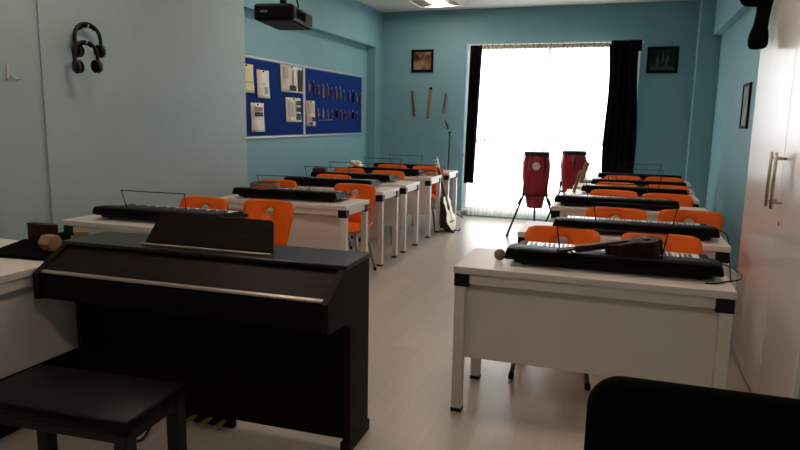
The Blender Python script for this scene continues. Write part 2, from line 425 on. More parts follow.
# ------------------------------------------------------------------ keyboards (x along length, rear edge at y=0 towards the camera)
KL = .98
def make_keyboard(label):
    t = thing('electronic_keyboard', label, 'keyboard', (0,0,0), 0, 'black electronic keyboards'); h = KL/2
    bm = BM()
    prof = [(.0,.040),(.0,.079),(.015,.086),(.10,.084),(.185,.075),(.185,.056),(.345,.050),(.352,.036),(.345,.026),(.03,.026)]
    prism(bm, prof, 'x', -h, h)
    for v in bm.verts:                 # ends slope inwards to the top
        if v.co.z > .055: v.co.x *= (h-.012)/h
    obj('casing', bm, M_kbtop, t, bevel=.003)
    bm = BM(); prism(bm, [(.035,.012),(.03,.030),(.335,.030),(.33,.012)], 'x', -h+.045, h-.045); obj('underside', bm, M_black, t, bevel=.004)
    bm = BM(); x0 = -h+.075; n = 36; w = (2*h-.15)/n
    for i in range(n): box(bm, x0+i*w+.0008, x0+(i+1)*w-.0008, .188, .343, .053, .065)
    obj('white_keys', bm, M_key, t, bevel=.0015)
    bm = BM()
    for i in range(n-1):
        if i % 7 in (0,1,3,4,5): box(bm, x0+(i+1)*w-.006, x0+(i+1)*w+.006, .188, .285, .063, .074)
    obj('black_keys', bm, M_bkey, t, bevel=.002)
    for s in (-1, 1):
        bm = BM(); xa, xb = s*(h-.073), s*(h-.034); box(bm, min(xa,xb), max(xa,xb), .186, .343, .048, .067); obj('end_block', bm, M_kbtop, t, bevel=.005)
        bm = BM(); xa, xb = s*(h-.05), s*(h-.25); prism(bm, [(.04,.083),(.04,.0872),(.10,.0855),(.165,.0790),(.165,.074)], 'x', min(xa,xb), max(xa,xb)); obj('speaker_grille', bm, M_grille, t)
    bm = BM(); prism(bm, [(.06,.083),(.06,.0865),(.10,.0855),(.15,.0805),(.15,.076)], 'x', -.07, .07); obj('display', bm, M_grille, t)
    for s in (-1, 1):
        bm = BM(); prism(bm, [(.098,.082),(.098,.0872),(.118,.0852),(.118,.080)], 'x', min(s*.095,s*.205), max(s*.095,s*.205)); obj('button_strip', bm, M_grey, t, bevel=.001)
    for s in (-1, 1):
        for y in (.07, .30):
            bm = BM(); lathe(bm, [(.014,0),(.014,.013)], 10, (s*(h-.09), y, 0)); obj('rubber_foot', bm, M_blackm, t)
    bm = BM(); tube(bm, smoothpath([(-.225,.03,.080),(-.235,.012,.15),(-.24,.0,.200),(-.225,-.002,.208),(0,-.003,.208),(.225,-.002,.208),(.24,.0,.200),(.235,.012,.15),(.225,.03,.080)], 3), .0032, 6)
    obj('music_rest', bm, M_black, t, smooth=True)
    return t
# (centre x, rear y, label, rotation)
KB = [(-.022, 3.075, 'black keyboard on the nearest right desk, carrying the small dark guitar', .3),
      (.10, 4.165, 'black keyboard on the second right desk from the front', 1.2),
      (-.02, 5.53, 'black keyboard on the third right desk from the front', .5),
      (.13, 6.58, 'black keyboard on the fourth right desk from the front', 0),
      (.19, 7.40, 'black keyboard on the fifth right desk from the front', 0),
      (.22, 8.40, 'black keyboard on the last right desk, below the dark green picture', 0),
      (-2.84, 3.36, 'black keyboard on the desk behind the piano, white keys in view', 2),
      (-2.70, 4.80, 'black keyboard on the second left desk, carrying the tambourine', 3),
      (-2.83, 5.93, 'black keyboard on the third left desk from the piano', 3),
      (-2.90, 6.66, 'black keyboard on the fourth left desk from the piano, with a small dark red case', 0),
      (-2.86, 7.62, 'black keyboard on the fifth left desk, with the white cloth lying on it', 0),
      (-2.84, 8.49, 'black keyboard on the last left desk, by the microphone stand', 0)]
k0 = make_keyboard(KB[0][2]); k0.location = (KB[0][0], KB[0][1], .751); k0.rotation_euler = (0,0,R(KB[0][3]))
for x, y, l, r in KB[1:]: dup(k0, (x, y, .751), R(r), l)

# ------------------------------------------------------------------ digital piano
t = thing('digital_piano', 'dark brown upright digital piano with closed lid and music rest', 'piano', (-1.762, 2.36, 0), R(1.7))
PW = .726     # half width; local y=0 at Y 2.36
for s in (-1, 1):
    b = BM(); a, c = s*PW, s*(PW-.032)
    prism(b, [(.02,.05),(.25,.05),(.25,.835),(-.04,.835),(-.195,.745),(-.215,.735),(-.215,.615),(-.02,.60),(.02,.57)], 'x', min(a,c), max(a,c))
    obj('side_panel', b, M_piano, t, bevel=.004)
    b = BM(); a, c = s*(PW+.006), s*(PW-.04); box(b, min(a,c), max(a,c), 0.0, .262, 0, .055); obj('foot', b, M_piano, t, bevel=.006)
b = BM(); box(b, -PW-.004, PW+.004, -.035, .262, .832, .852); obj('top_board', b, M_ptop, t, bevel=.005)
b = BM(); prism(b, [(-.03,.826),(-.03,.814),(-.178,.738),(-.182,.748)], 'x', -PW+.034, PW-.034); obj('key_lid', b, M_piano, t, bevel=.002)
b = BM(); prism(b, [(-.1835,.7488),(-.196,.742),(-.196,.733),(-.1835,.738)], 'x', -PW+.034, PW-.034); obj('lid_edge_strip', b, M_strip, t, bevel=.0015)
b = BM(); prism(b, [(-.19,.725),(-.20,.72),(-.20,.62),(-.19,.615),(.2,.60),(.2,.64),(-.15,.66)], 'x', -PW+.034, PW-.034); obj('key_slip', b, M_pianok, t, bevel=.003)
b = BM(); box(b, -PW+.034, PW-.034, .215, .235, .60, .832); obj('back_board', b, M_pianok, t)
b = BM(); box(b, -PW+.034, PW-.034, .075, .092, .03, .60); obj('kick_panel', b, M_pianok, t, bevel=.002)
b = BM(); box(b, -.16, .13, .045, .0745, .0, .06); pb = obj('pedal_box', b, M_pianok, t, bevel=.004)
for x in (-.075, .005, .085):
    b = BM(); prism(b, [(x-.010,.05),(x+.010,.05),(x+.016,-.02),(x+.012,-.04),(x-.012,-.04),(x-.016,-.02)], 'z', .030, .040); obj('pedal', b, M_brass, pb, bevel=.003)
b = BM()
prism(b, [(-.325,0),(.345,0),(.305,.148),(.29,.155),(-.285,.155),(-.298,.148)], 'y', -.008, .008)
obj('music_rest', b, M_piano, t, bevel=.003, loc=(.0, .062, .856), rot=(R(-33), 0, 0))
b = BM(); box(b, -.33, .345, .020, .040, .853, .861); obj('rest_ledge', b, M_strip, t, bevel=.003)

# bench
t = thing('piano_bench', 'low black piano bench with padded vinyl seat', 'bench', (-1.755, 1.655, 0), R(4.2))
bm = BM(); box(bm, -.325, .325, -.165, .165, .438, .485); obj('seat', bm, M_leath, t, bevel=.010, smooth=True)
bm = BM()
for s in (-1, 1):
    box(bm, -.30, .30, s*.146-.011, s*.146+.011, .402, .437); box(bm, s*.30-.011, s*.30+.011, -.135, .135, .402, .437)
obj('seat_frame', bm, M_black, t, bevel=.003)
for sx in (-1, 1):
    for sy in (-1, 1):
        bm = BM(); box(bm, sx*.292-.025, sx*.292+.025, sy*.138-.025, sy*.138+.025, 0, .434); obj('leg', bm, M_black, t, bevel=.003)
# cable at the bench
b = BM(); tube(b, smoothpath([(-1.976, 2.322, 0.1), (-1.978, 2.288, 0.06), (-1.976, 2.256, 0.03), (-1.965, 2.216, 0.012), (-1.951, 2.16, 0.008), (-1.973, 2.141, 0.008)], 6), .006, 8)
tag(obj('cable', b, M_black, smooth=True), 'thin black cable on the floor behind the piano bench', 'cable')

# ------------------------------------------------------------------ things on the teacher desk
b = BM(); prism(b, [(-2.53,2.275),(-2.62,2.60),(-3.07,2.60),(-2.92,2.245)], 'z', .751, .766)
tag(obj('desk_pad', b, M_blackm, bevel=.003), 'flat black pad lying on the teacher desk', 'desk pad')
t = thing('wooden_box', 'dark brown upright wooden box at the far end of the teacher desk', 'box', (-2.885, 2.555, .767), R(-4))
bm = BM(); box(bm, -.09, .09, -.022, .022, 0, .095); obj('body', bm, M_darkw, t, bevel=.003)
bm = BM(); box(bm, -.091, .091, -.023, .023, .096, .102); obj('lid', bm, M_darkw, t, bevel=.002)
bm = BM(); prism(bm, [(-.025,0),(.025,0),(.025,.05),(.01,.075),(-.012,.06),(-.025,.035)], 'y', -.05, .05)
tag(obj('pencil_case', bm, M_blackm, bevel=.008, loc=(-2.74, 2.535, .767), rot=(0,0,R(12))), 'small black case between the dark wooden box and the piano', 'case')
bm = BM(); prism(bm, [(.044*math.cos(PI/3*k+.26), .044*math.sin(PI/3*k+.26)) for k in range(6)], 'y', -.038, .038)
t = tag(obj('wooden_block', bm, M_block, bevel=.004, loc=(-2.665, 2.40, .811), rot=(0, R(15), R(82))), 'honey coloured six-sided wooden block on the black pad', 'block')

# ------------------------------------------------------------------ black upholstered chair in front, back turned up to the frame edge
t = thing('upholstered_chair', 'matte black upholstered chair, rounded backrest cut by the bottom frame edge', 'chair', (.232, 1.27, 0), R(1))
bm = BM(); W = .265
def back_outline(k=10):
    pts = []
    for cx, cz, a0 in ((W-.08, .10, -PI/2), (W-.08, .33, 0), (-W+.08, .33, PI/2), (-W+.08, .10, PI)):
        for i in range(k+1):
            a = a0+PI/2*i/k; pts.append((cx+.08*math.cos(a), cz+.08*math.sin(a)))
    return pts
prism(bm, back_outline(), 'y', -.03, .03)
obj('backrest', bm, M_blackm, t, bevel=.02, smooth=True, loc=(0, .235, .445), rot=(R(-5), 0, 0))
bm = BM(); box(bm, -.24, .24, -.25, .20, .40, .47); obj('seat', bm, M_blackm, t, bevel=.02, smooth=True)
for sx in (-1, 1):
    for sy in (-1, 1):
        bm = BM(); tube(bm, [(sx*.2, sy*.18, .40),(sx*.225, sy*.225, 0)], .013, 10); obj('leg', bm, M_blackm, t, smooth=True)
    bm = BM(); tube(bm, [(sx*.2, .2, .43),(sx*.2, .235, .52)], .013, 8); obj('back_post', bm, M_blackm, t, smooth=True)

# ------------------------------------------------------------------ stringed instruments: local z along the length, face towards +x
def make_guitar(name, label, cat, loc, rot, S=1.0, L=1.0, face=M_spruce, side=M_mahog, neckm=M_rosew, headm=M_rosew, npeg=6, bw=.19, bl=.48, dep=.095):
    t = thing(name, label, cat, loc); t.rotation_euler = rot
    def half(z):          # half width along the body, z 0..1
        lower = math.sin(PI*min(1, max(0, z)/.80)) if z < .8 else 0
        a = 1.0*math.exp(-((z-.30)/.27)**2); c = .74*math.exp(-((z-.82)/.17)**2)
        e = min(1, (z/.07)**.5 if z < .07 else 1)*min(1, ((1-z)/.06)**.5 if z > .94 else 1)
        return bw*max(a, c, .60)*e
    zs = [i/28 for i in range(29)]
    outl = [(half(z), z*bl) for z in zs]+[(-half(z), z*bl) for z in reversed(zs)]
    outl = [p for i, p in enumerate(outl) if i not in (28+1, 57)]
    b = BM(); prism(b, outl, 'x', -dep, 0); bd = obj('body', b, side, t, bevel=.004)
    b = BM(); prism(b, [(y*.985, .003+z*.99) for y, z in outl], 'x', .0005, .004); obj('soundboard', b, face, t)
    zh = bl*.66
    b = BM(); prism(b, [(.048*bw/.19*math.cos(2*PI*k/20), zh+.048*bw/.19*math.sin(2*PI*k/20)) for k in range(20)], 'x', .0042, .0052); obj('sound_hole', b, M_blackm, t)
    b = BM(); box(b, .004, .012, -.075*bw/.19, .075*bw/.19, bl*.24, bl*.24+.022); obj('bridge', b, M_rosew, t, bevel=.002)
    zn = L-.17*L/1.0
    b = BM(); prism(b, [(-.027*S,bl*.72),(.027*S,bl*.72),(.022*S,zn),(-.022*S,zn)], 'x', .004, .012); obj('fretboard', b, neckm, t)
    b = BM(); prism(b, [(-.026*S,bl-.01),(.026*S,bl-.01),(.022*S,zn),(-.022*S,zn)], 'x', -.018, .0038); obj('neck', b, side if neckm is M_rosew else neckm, t, bevel=.006)
    hb = BM(); prism(hb, [(-.024*S,zn),(.024*S,zn),(.036*S,zn+.03),(.034*S,L),(-.034*S,L),(-.036*S,zn+.03)], 'x', -.012, .006)
    hd = obj('headstock', hb, headm, t, bevel=.003)
    for k in range(npeg//2):
        for s in (-1, 1):
            z = zn+.045*L+k*.042*L
            b = BM(); tube(b, [(-.004, s*.034*S, z),(-.004, s*.052*S, z)], .004*S+.001, 6); ball(b, (-.004, s*.058*S, z), .011*S, .6, 1, .9, 8, 6)
            obj('tuning_peg', b, M_key if headm is not M_tan else M_darkw, hd)
    b = BM()
    for k in range(npeg):
        y = (-.5+k/(npeg-1))*.034*S; tube(b, [(.0135,y,bl*.25),(.0135,y*.9,zn+.02)], .0007, 4)
    obj('strings', b, M_silver, t)
    return t
g = make_guitar('acoustic_guitar', 'acoustic guitar with cream top leaning at the end of the left desk column', 'guitar', (-2.03, 8.13, .014), (0, R(-16), R(-4)))
t = thing('guitar_stand', 'small black floor stand holding the leaning guitar', 'guitar stand', (-2.10, 8.13, 0), R(-8))
b = BM()
for s in (-1, 1):
    tube(b, smoothpath([(-.15, s*.10, .01),(-.13, s*.06, .22),(-.155, s*.02, .42)], 4), .008, 8)
    tube(b, [(-.12, s*.08, .012),(.115, s*.09, .006)], .007, 8); tube(b, [(.115, s*.09, .006),(.125, s*.09, .05)], .007, 8)
tube(b, [(-.15,-.10,.012),(-.15,.10,.012)], .007, 8)
obj('tube_frame', b, M_black, t, smooth=True)
# small dark guitar on the nearest right keyboard
u = make_guitar('small_guitar', 'small dark brown guitar lying on the nearest right keyboard', 'guitar', (.205, 3.25, .912), (0,0,0), S=.75, L=.50, face=M_darkw, side=M_darkw, headm=M_darkw, npeg=4, bw=.085, bl=.27, dep=.07)
u.rotation_euler = (Matrix.Rotation(R(22), 3, 'Z') @ Matrix.Rotation(R(-97.5), 3, 'Y')).to_euler()
make_guitar('ukulele', 'small wooden stringed instrument standing between the piano and the desk behind it', 'guitar', (-3.255, 3.17, 0), (R(0), R(0), R(-80)), S=1.5, L=.70, face=M_tan, side=M_tan, headm=M_tan, neckm=M_rosew, npeg=4, bw=.11, bl=.28, dep=.06)
g2 = make_guitar('acoustic_guitar', 'tan guitar with upright neck standing before the second red drum', 'guitar', (-.655, 8.02, .0), (R(0), R(0), 0), S=.85, L=1.02, face=M_tan, side=M_tan, neckm=M_tan, headm=M_tan, bw=.15, bl=.42, dep=.07)
g2.rotation_euler = (Matrix.Rotation(R(15.5), 3, 'Y') @ Matrix.Rotation(R(-4), 3, 'X') @ Matrix.Rotation(R(-80), 3, 'Z')).to_euler()

# ------------------------------------------------------------------ congas
def make_conga(loc, rz, label, legs=True):
    t = thing('conga_drum', label, 'drum', loc, rz, 'red conga drums'); z0 = .365; H = .695
    prof = []
    for i in range(25):
        q = i/24
        r = .098+(.172-.098)*math.sin(PI/2*min(1, q/.68))**1.15 if q < .68 else .172-.030*((q-.68)/.32)**1.7
        prof.append((r, z0+q*H))
    b = BM(); lathe(b, prof, 32); obj('shell', b, M_red, t, smooth=True)
    b = BM(); lathe(b, [(.135,z0+H-.002),(.149,z0+H-.03),(.156,z0+H-.03),(.156,z0+H+.012),(.146,z0+H+.018),(.03,z0+H+.014)], 32); obj('rim', b, M_grille, t, smooth=False)
    b = BM(); lathe(b, [(.142,z0+H+.015),(.142,z0+H+.020)], 32); obj('drum_head', b, M_skin, t)
    b = BM(); tube(b, [(.160*math.cos(2*PI*k/28), .160*math.sin(2*PI*k/28), z0+.165) for k in range(28)], .010, 8, closed=True)
    hoop_z = z0+.165
    obj('stand_hoop', b, M_black, t, smooth=True)
    for k in range(5):
        a = 2*PI*k/5+.5; c, s = math.cos(a), math.sin(a)
        b = BM(); tube(b, [(.160*c,.160*s,z0+H-.01),(.176*c,.176*s,z0+H-.12),(.180*c,.180*s,z0+H-.20)], .006, 8)
        box(b, .168*c-.012, .168*c+.012, .168*s-.012, .168*s+.012, z0+H-.21, z0+H-.18); obj('tension_rod', b, M_steel if k % 2 else M_black, t)
    for k in range(3):
        a = PI*2*k/3+R(216); c, s = math.cos(a), math.sin(a)
        b = BM(); tube(b, [(.163*c,.163*s,hoop_z+.14),(.168*c,.168*s,hoop_z-.01),(.37*c,.37*s,.02)], .013, 8); l = obj('stand_leg', b, M_black, t, smooth=True)
        b = BM(); tube(b, [(.357*c,.357*s,.03),(.378*c,.378*s,0)], .016, 8); obj('foot_cap', b, M_black, l)
        b = BM(); tube(b, [(.185*c,.185*s,hoop_z-.04),(.225*c,.225*s,hoop_z-.12)], .022, 8); obj('clamp', b, M_black, l)
    b = BM(); a = R(-84); c, s = math.cos(a), math.sin(a)
    bmesh.ops.create_cone(b, cap_ends=True, segments=24, radius1=.050, radius2=.047, depth=.016,
        matrix=Matrix.Translation((.167*c, .167*s, z0+H-.155)) @ Matrix.Rotation(a, 4, 'Z') @ Matrix.Rotation(R(90), 4, 'Y'))
    obj('badge', b, M_badge, t)
    return t
cg = make_conga((-1.015, 8.28, 0), 0, 'red conga drum with round pale badge, clear of the desks')
dup(cg, (-.60, 8.90, 0), R(105), 'red conga drum half hidden behind the tan guitar neck and right desks')

# ------------------------------------------------------------------ microphone stand
t = thing('microphone_stand', 'black microphone boom stand behind the last left desk', 'microphone stand', (-2.41, 9.22, 0))
b = BM(); tube(b, [(-.02,0,.12),(0,0,1.27)], .011, 8); obj('pole', b, M_black, t, smooth=True)
b = BM(); tube(b, [(-.035,.01,1.34),(.04,-.01,1.235),(.24,-.05,.95)], .006, 8); obj('boom', b, M_steel, t, smooth=True)
b = BM(); ball(b, (0,0,1.27), .022, u=10, v=8); obj('clutch', b, M_black, t)
for k in range(3):
    a = 2*PI*k/3+.4; b = BM(); tube(b, [(-.02,0,.16),(-.02+.26*math.cos(a),.26*math.sin(a),.008)], .008, 8); obj('leg', b, M_black, t, smooth=True)
t = thing('microphone', 'grey headed microphone on top of the boom stand', 'microphone', (-2.445, 9.23, 1.345), 0)
t.rotation_euler = (R(-10), R(-22), 0)
b = BM(); lathe(b, [(.010,-.02),(.016,.08)], 12); obj('handle', b, M_black, t, smooth=True)
b = BM(); ball(b, (0,0,.10), .026, 1, 1, 1.1, 12, 8); obj('grille', b, M_grey, t, smooth=True)

# ------------------------------------------------------------------ little things on the desks
b = BM(); ball(b, (0,0,0), .029, u=20, v=12)
tag(obj('woven_ball', b, M_ball, smooth=True, loc=(-.55, 3.18, .780)), 'small brown woven ball on the corner of the nearest right desk', 'ball')
b = BM(); tube(b, smoothpath([(.40,3.44,.79),(.47,3.52,.768),(.53,3.50,.756),(.565,3.42,.752),(.573,3.30,.752),(.545,3.19,.754),(.49,3.13,.755),(.43,3.07,.754),(.39,3.06,.754)], 6), .0035, 6)
tag(obj('cable', b, M_black, smooth=True), 'thin black cable curling off the end of the nearest right keyboard', 'cable')
b = BM(); tube(b, smoothpath([(.60,4.42,.80),(.66,4.40,.76),(.675,4.30,.60),(.70,4.22,.30),(.70,4.3,.01)], 6), .0035, 6)
tag(obj('cable', b, M_black, smooth=True), 'thin black cable dropping between the second right desk and the cupboard', 'cable')
t = thing('tambourine', 'brown wooden tambourine lying on the second left keyboard', 'tambourine', (-2.93, 4.89, .838), .2)
b = BM()
ro, ri, n = .125, .112, 40
vo = [[b.verts.new((r*math.cos(2*PI*k/n), r*math.sin(2*PI*k/n), z)) for k in range(n)] for r, z in ((ro,0),(ro,.048),(ri,.048),(ri,0))]
for a in range(4):
    for k in range(n): b.faces.new((vo[a][k], vo[a][(k+1) % n], vo[(a+1) % 4][(k+1) % n], vo[(a+1) % 4][k]))
obj('frame', b, M_cane, t)
b = BM(); lathe(b, [(.112,.044),(.112,.047)], 40); obj('drum_head', b, M_darkw, t)
for k in range(6):
    a = 2*PI*k/6+.3; b = BM(); lathe(b, [(.018,.018),(.006,.021),(.018,.024)], 12, (.119*math.cos(a), .119*math.sin(a), 0)); obj('jingle', b, M_brass, t)
t = thing('small_case', 'small dark red case on the fourth left keyboard', 'case', (-3.33, 6.80, .8355), .1)
b = BM(); box(b, -.08, .08, -.05, .05, 0, .03); obj('body', b, M_redpl, t, bevel=.006)
b = BM(); box(b, -.08, .08, -.05, .05, .031, .042); obj('lid', b, M_redpl, t, bevel=.005)
b = BM(); bmesh.ops.create_icosphere(b, subdivisions=4, radius=.085, matrix=Matrix.Diagonal((1.25, .8, .62, 1)))
for v in b.verts:
    n_ = math.sin(v.co.x*60)*math.cos(v.co.y*70)+math.sin(v.co.z*90+v.co.x*40); v.co += v.normal*.009*n_
    v.co.z = max(v.co.z, -.03)
tag(obj('folded_cloth', b, M_paper, smooth=True, loc=(-3.27, 7.70, .866)), 'crumpled white cloth on the fifth left keyboard', 'cloth')
t = thing('wooden_shaker', 'tan wooden shaker on the right end of the fifth left desk', 'shaker', (-2.28, 7.85, .751), .2)
b = BM(); prism(b, [(-.07,0),(.07,0),(.085,.03),(.05,.05),(-.05,.05),(-.085,.03)], 'y', -.035, .035); obj('body', b, M_tan, t, bevel=.008)
b = BM(); tube(b, [(-.05,0,.05),(-.04,0,.062),(.04,0,.062),(.05,0,.05)], .006, 6); obj('handle', b, M_darkw, t)
t = thing('recorder_flute', 'short tan recorder propped on the fourth right keyboard end', 'flute', (-.435, 6.72, .751)); t.rotation_euler = (R(8), R(14), 0)
b = BM(); lathe(b, [(.016,0),(.014,.06),(.016,.065),(.014,.17),(.017,.18),(.015,.21),(.008,.235)], 12); obj('body', b, M_tan, t, smooth=True)
b = BM()
for k in range(5): box(b, -.004, .004, -.0175, -.013, .05+k*.025, .058+k*.025)
obj('finger_holes', b, M_blackm, t)

# ------------------------------------------------------------------ back wall: pictures, flutes
def picture(name, label, x0, x1, z0, z1, art, fr=.035):
    t = thing(name, label, 'picture', ((x0+x1)/2, YB, (z0+z1)/2)); w, h = (x1-x0)/2, (z1-z0)/2
    b = BM()
    box(b, -w, w, -.025, -.001, h-fr, h); box(b, -w, w, -.025, -.001, -h, -h+fr); box(b, -w, -w+fr, -.025, -.001, -h+fr, h-fr); box(b, w-fr, w, -.025, -.001, -h+fr, h-fr)
    obj('frame', b, M_frame, t, bevel=.003)
    b = BM(); box(b, -w+fr, w-fr, -.012, -.002, -h+fr, h-fr); obj('print', b, art, t)
    return t
M_art1 = picture_mat('brown_painting', (.045, .022, .014), (.26, .17, .11), 5)
picture('framed_picture', 'square black framed brown picture above the hanging flutes', -3.155, -2.805, 2.175, 2.51, M_art1)
M_art2 = picture_mat('dark_green_painting', (.004, .016, .011), (.012, .036, .024), 7)
t = picture('framed_picture', 'dark green picture in a black frame right of the wide curtain', .235, .635, 2.135, 2.49, M_art2)
M_art3 = mat('dull_green_paint', (.018, .045, .032), .5)
b = BM(); prism(b, [(-.16,-.13),(.16,-.13),(.15,-.095),(.05,-.085),(-.05,-.09),(-.15,-.10)], 'y', -.0155, -.0125); obj('painted_ground', b, M_art3, t)
M_art4 = mat('dull_grey_paint', (.035, .052, .048), .5)
for pts in ([(-.075,-.085),(-.05,-.085),(-.045,.02),(-.065,.08),(-.08,.02)], [(-.005,-.02),(.015,-.02),(.012,.09),(0,.10)], [(.03,-.085),(.055,-.085),(.085,.03),(.06,.07),(.04,.02)]):
    b = BM(); prism(b, pts, 'y', -.0155, -.0125); obj('painted_shape', b, M_art4, t)
def flute(label, x0, z0, x1, z1, m, r, top):
    t = thing('wooden_flute', label, 'flute', (x0, YB-.028, z0), 0, 'flutes hung on the back wall'); d = x1-x0; h = z1-z0
    b = BM(); tube(b, [(d*i/8, 0, h*i/8) for i in range(9)], [r*(.85+.15*i/8) for i in range(9)], 12); bd = obj('body', b, m, t, smooth=True)
    b = BM(); tube(b, [(d, 0, h),(d*1.06, 0, h+.035)], [r*1.02, r*.9], 12); obj('mouthpiece', b, top, t, smooth=True)
    b = BM()
    for k in range(6):
        q = .2+.09*k; tube(b, [(d*q, -r*.8, h*q),(d*q, -r*1.02, h*q)], .006, 8)
    obj('finger_holes', b, M_blackm, t)
    b = BM(); tube(b, [(d*.8, 0, h*.8),(d*.8, .031, h*.8)], .005, 6); obj('wall_nail', b, M_steel, t)
flute('thin brown flute on the back wall nearest the corner column', -3.085, 1.51, -3.122, 1.86, M_caned, .019, M_caned)
flute('longest flute on the back wall with a dark top', -2.872, 1.465, -2.832, 1.91, M_cane, .024, M_blackm)
flute('thin brown flute on the back wall nearest the window', -2.628, 1.56, -2.593, 1.82, M_caned, .019, M_caned)
# picture on the right wall
t = thing('framed_picture', 'narrow framed picture on the side wall beside the white cupboard', 'picture', (XR, 6.98, 1.635))
b = BM()
for s in (-1, 1): box(b, -.022, -.001, s*.165-.015, s*.165+.015, -.215, .215); box(b, -.022, -.001, -.15, .15, s*.2-.015, s*.2+.015)
obj('frame', b, M_frame, t, bevel=.003)
M_art5 = picture_mat('grey_print', (.16, .22, .23), (.30, .36, .36), 4)
b = BM(); box(b, -.012, -.002, -.15, .15, -.185, .185); obj('print', b, M_art5, t)

# ------------------------------------------------------------------ notice boards with papers
def board(label, y0, y1, loc=XLB):
    z0, z1 = 1.22, 2.085
    t = thing('notice_board', label, 'notice board', (XLB, (y0+y1)/2, z0), 0, 'blue felt notice boards'); h = (y1-y0)/2; H = z1-z0
    b = BM(); box(b, .001, .014, -h+.03, h-.03, .03, H-.03); obj('felt', b, M_felt, t)
    b = BM(); f = .022
    box(b, .001, .022, -h, h, 0, f); box(b, .001, .022, -h, h, H-f, H); box(b, .001, .022, -h, -h+f, f, H-f); box(b, .001, .022, h-f, h, f, H-f)
    obj('frame', b, M_alu, t, bevel=.003)
board('blue felt notice board with white and cream papers pinned', 5.72, 7.235)
board('blue felt notice board with rows of small hanging ornaments', 7.24, 9.12)
XP = XLB+.0145
def paper(label, y0, y1, z0, z1, m, prints=(), tilt=0):
    t = thing('pinned_paper', label, 'paper', (XP, (y0+y1)/2, (z0+z1)/2)); t.rotation_euler = (R(tilt), 0, 0); w, h = (y1-y0)/2, (z1-z0)/2
    b = BM(); n = 8; g = []
    for i in range(n+1):
        q = i/n; g.append([b.verts.new((.004+.010*(1-q)**2*(1 if k else .6)+.002*math.sin(q*5+k), -w+2*w*k, -h+2*h*q)) for k in (0, 1)])
    for i in range(n): b.faces.new((g[i][0], g[i][1], g[i+1][1], g[i+1][0]))
    obj('sheet', b, m, t, solid=.001, smooth=True)
    for nm, a, c, d, e, mm in prints:
        b = BM(); box(b, .0165, .0175, -w+2*w*a, -w+2*w*c, -h+2*h*d, -h+2*h*e); obj(nm, b, mm, t)
    b = BM(); tube(b, [(.002,0,h*.9),(.018,0,h*.9)], .008, 8); obj('push_pin', b, M_blackm, t)
M_pgrey = mat('faded_grey_print', (.42, .40, .36), .8)
paper('cream paper with green lines at the near edge of the blue board', 5.80, 6.08, 1.70, 1.995, M_cream, (('printed_lines',.1,.9,.36,.40,M_greenp),('printed_band',0.03,.97,.02,.08,M_greenp)))
paper('cream paper with a dark drawing below, upper row of the board', 6.15, 6.40, 1.655, 1.955, M_paper, (('printed_drawing',.55,.85,.15,.40,M_pgrey),('printed_lines',.2,.7,.5,.52,M_pgrey)))
paper('small paper with a brown photograph, lower row of the board', 6.02, 6.28, 1.29, 1.60, M_paper, (('printed_photo',.22,.85,.72,.86,M_caned),('printed_photo',.22,.85,.54,.68,M_ink),('printed_lines',.2,.8,.42,.44,M_pgrey)))
paper('large white poster with a guitar drawing and a dark strip', 6.66, 7.19, 1.745, 2.055, M_paper, (('printed_strip',.76,.97,.06,.88,M_ink),('printed_guitar_body',.36,.66,.06,.26,M_ink),('printed_guitar_neck',.50,.54,.26,.85,M_ink),('printed_lines',.1,.3,.5,.9,M_pgrey)))
paper('white folded leaflet with two small dark pictures, lower row', 6.77, 7.14, 1.40, 1.685, M_paper, (('printed_photo',.66,.95,.70,.88,M_dgreen),('printed_photo',.66,.95,.42,.62,M_ink),('printed_photo',.66,.95,.08,.35,M_dgreen),('printed_lines',.15,.5,.2,.8,M_pgrey)))
paper('cream and pink paper on the ornament board', 7.285, 7.525, 1.35, 1.665, M_cream, (('printed_drawing',.2,.8,.5,.9,M_pgrey),('printed_flowers',.05,.5,.22,.38,M_pink),('printed_flowers',.55,.95,.18,.36,M_violet),('printed_flowers',.3,.7,.04,.16,M_redpl)))
# little hanging ornaments: upper row of 13, lower row of 9
cols = {'dark red': M_redpl, 'violet': M_violet, 'tan': M_peach, 'light blue': M_lblue, 'dark green': M_dgreen, 'black': M_blackm, 'cream': M_cane}
def ornament(y, z, h, w, cn, label, grp, shape):
    t = thing('hanging_ornament', label, 'ornament', (XP, y, z), 0, grp)
    b = BM()
    if shape == 0: prism(b, [(-w*.35,-h),(w*.35,-h),(w*.5,-h*.35),(w*.2,-.02),(-w*.2,-.02),(-w*.5,-h*.35)], 'x', .003, .014)
    elif shape == 1: prism(b, [(0,-h),(w*.5,-h*.72),(w*.16,-h*.5),(w*.16,-.02),(-w*.16,-.02),(-w*.16,-h*.5),(-w*.5,-h*.72)], 'x', .003, .014)
    else: tube(b, [(.010,0,-h),(.010,0,-.02)], [w*.30, w*.16], 8)
    obj('body', b, cols[cn], t)
    b = BM(); tube(b, [(.006,0,-.022),(.006,0,.012)], .003, 6); obj('hanging_string', b, M_cream, t)
ordw = ['first','second','third','fourth','fifth','sixth','seventh','eighth','ninth','tenth','eleventh','twelfth','thirteenth']
up = ['dark red','violet','dark red','tan','tan','violet','dark red','tan','dark green','violet','black','tan','dark red']
for i, cn in enumerate(up):
    y = 7.36+i*.135+(.05 if i > 8 else 0)
    ornament(y, 1.90-.006*i+.02*math.sin(i*2.1), .12+.05*abs(math.sin(i*1.7)), .06, cn, '%s hanging ornament, %s from the cream and pink paper in the upper row' % (cn, ordw[i]), 'ornaments in the upper row', (0,2,1)[i % 3])
lo = ['tan','light blue','tan','violet','black','dark red','violet','dark red','black','dark red']
